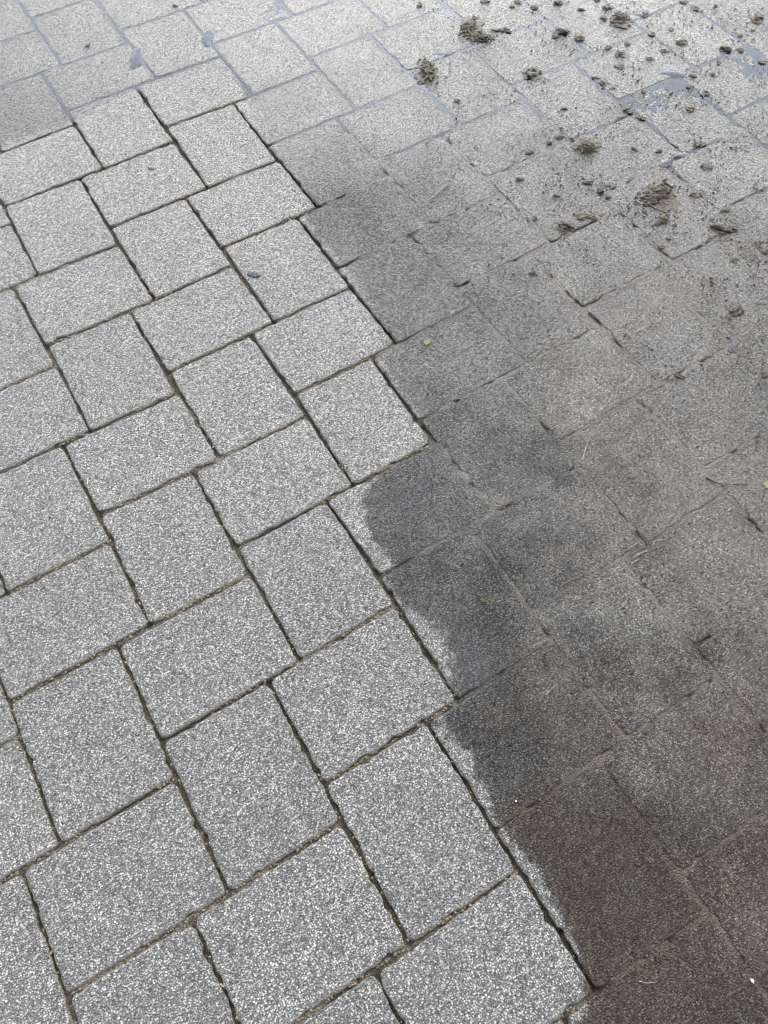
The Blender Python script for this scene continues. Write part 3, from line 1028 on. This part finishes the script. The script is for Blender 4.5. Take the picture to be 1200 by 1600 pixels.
SG = 'dry straws lying on the dirty pavers'
blade('straw', [(700, 288), (682, 304), (657, 324)], 2.0, M_STRAW, 'long pale straw slanting across the damp paver above the middle', 'straw', SG)
blade('straw', [(838, 561), (856, 551), (876, 543)], 1.8, M_STRAW, 'pale straw lying flat on the dusty grey paver right of centre', 'straw', SG)
blade('straw', [(910, 719), (914, 703), (920, 687)], 2.2, M_STRAW, 'short upright pale straw, alone on the middle of the dusty area', 'straw', SG)
blade('straw', [(993, 869), (1002, 865), (1010, 861)], 2.4, M_STRAW, 'upper of two short pale straws lying parallel', 'straw', SG)
blade('straw', [(986, 881), (993, 877), (1000, 873)], 2.0, M_STRAW, 'lower of two short pale straws lying parallel', 'straw', SG)
blade('straw', [(853, 1086), (861, 1077), (871, 1069)], 1.8, M_STRAW, 'short pale straw on the dark paver beside the lowest washed edge', 'straw', SG)
blade('straw', [(998, 1533), (1010, 1536), (1026, 1534)], 1.8, M_STRAW, 'curved pale straw on the brown paver at the bottom', 'straw', SG)
blade('straw', [(938, 430), (944, 421), (950, 414)], 1.8, M_STRAW, 'short pale straw slanting above the dusty patch', 'straw', SG)
blade('straw', [(940, 640), (957, 622)], 1.2, M_STRAW, 'faint pale straw on the dusty paver above the curved twig', 'straw', SG)
blade('twig', [(1103, 747), (1113, 753), (1122, 757), (1145, 758), (1170, 757)], 3.0, M_TWIG, 'thin dark twig lying bent in the curved joint', 'twig')
blade('twig', [(1110, 440), (1113, 444), (1120, 447)], 3.0, M_TWIG, 'short dark twig among the crumbs right of centre', 'twig')
blade('twig', [(1036, 293), (1048, 302), (1045, 308)], 4.0, M_TWIG, 'dark bark sliver on top of the torn clod', 'twig', z=.012)


def leaf(name, x, y, w, h, mat, label, cat, seed, zt=.0016):
    rs = np.random.default_rng(seed)
    c, a, b = axes_at(x, y, w, h)
    n = 14
    top, bot = [], []
    for k in range(n):
        th = 6.2832 * k / n
        r = 1 + rs.uniform(-.38, .30)
        pos = a * math.cos(th) * r + b * math.sin(th) * r
        zz = zt + rs.uniform(0, .0022)
        top.append((*pos, zz))
        bot.append((*pos, zz - .0005))
    V = [(0, 0, zt + .0006)] + top + [(0, 0, zt)] + bot
    F = []
    for k in range(n):
        k2 = (k + 1) % n
        F.append((0, 1 + k, 1 + k2))
        F.append((n + 1, n + 2 + k2, n + 2 + k))
        F.append((1 + k, n + 2 + k, n + 2 + k2, 1 + k2))
    me = bpy.data.meshes.new(name)
    me.from_pydata(V, [], F)
    me.materials.append(mat)
    link(name, me, (c[0], c[1], 0), label=label, cat=cat)


leaf('petal', 667, 535, 10, 9, M_YELLOW, 'small yellow petal on the dark damp paver near the washed edge', 'petal', 3)
leaf('leaf_scrap', 1197, 757, 9, 12, M_YELLOW, 'yellow green leaf scrap at the right edge beside the curved twig', 'leaf', 4)
leaf('leaf_scrap', 757, 939, 8, 7, M_MOSS, 'faint olive stain, modelled as a scrap, on the dark paver below the middle', 'leaf', 5)  # a stain on the paver, modelled as a small raised scrap

for (x, y, w, h, lab) in ((397, 428, 20, 15, 'larger bluish water drop on a dry pale paver'), (237, 262, 11, 8, 'small bluish water drop on a dry pale paver')):
    c, a, b = axes_at(x, y, w, h)
    n = 18
    V = [(0, 0, .0014)]
    for r, zz in ((.6, .0012), (.9, .0008), (1.0, -.0002)):
        for k in range(n):
            th = 6.2832 * k / n
            q = 1 + .16 * math.sin(2 * th + 1) + .08 * math.sin(5 * th)
            V.append((*(a * math.cos(th) * r * q + b * math.sin(th) * r * q), zz))
    F = [(0, 1 + k, 1 + (k + 1) % n) for k in range(n)]
    for lv in range(2):
        for k in range(n):
            k2 = (k + 1) % n
            F.append((1 + lv * n + k, 1 + (lv + 1) * n + k, 1 + (lv + 1) * n + k2, 1 + lv * n + k2))
    me = bpy.data.meshes.new('water_drop')
    me.from_pydata(V, [], [tuple(reversed(f)) for f in F])
    me.polygons.foreach_set('use_smooth', np.ones(len(F), bool))
    at = me.attributes.new('film', 'FLOAT', 'POINT')
    at.data.foreach_set('value', np.full(len(V), .9, dtype=np.float32))
    me.materials.append(M_WATER)
    link('water_drop', me, (c[0], c[1], .0006), label=lab, cat='water drop')

for (x, y, s_, lab) in ((1175, 1533, .0022, 'white stone chip on the brown paver in the bottom corner'), (806, 1252, .0013, 'tiny white stone chip on the brown paver')):
    c = G(x, y)
    V, F = lump(ICO2, (0, 0, s_ * .5), (s_ * 1.2, s_, s_ * .7), np.random.default_rng(9), .4)
    link('stone_chip', tri_mesh('stone_chip', V, F, M_STONE), (c[0], c[1], .0004), label=lab, cat='stone chip')

# loose crumbs of sand caught along the joints that run up to the right
M_CRUMB = soil_material('joint_crumbs', (.06, .048, .032), (.19, .155, .105), (.48, .41, .29), .8)
rs = np.random.default_rng(91)
parts = []
for (m, n, t, q, share, ed) in visible:
    if share < .05:
        continue
    for (a_, b_, cnt, shift_) in ((q[3], q[2], 60, 1), (q[0], q[3], 7, 0), (q[1], q[2], 7, 0)):
        for _ in range(int(cnt * (ed < .01).mean()) + (4 if shift_ else 0)):
            u_ = rs.uniform(.02, .98)
            if float(vnoise(np.array([u_ * 5 + m * 7.3]), np.array([n * 5.1 + (t == 'Q') * 2.7]), 9)[0]) < .33:
                continue
            p_ = a_ + (b_ - a_) * u_
            c_ = q.mean(0)
            inw = (c_ - p_) / np.linalg.norm(c_ - p_)
            p_ = p_ + inw * rs.normal(.0012 * shift_, .0011)
            s_ = abs(rs.normal(.0009, .0004)) + .0004
            parts.append(lump(ICO1, (p_[0], p_[1], -.0022 + rs.uniform(-.001, .0012)), (s_ * 1.3, s_, s_ * .9), rs, .6))
V, F = join(parts)
link('joint_gravel', tri_mesh('joint_gravel', V, F, M_CRUMB), kind='stuff', label='tan and brown sand crumbs caught in the paver joints', cat='gravel')
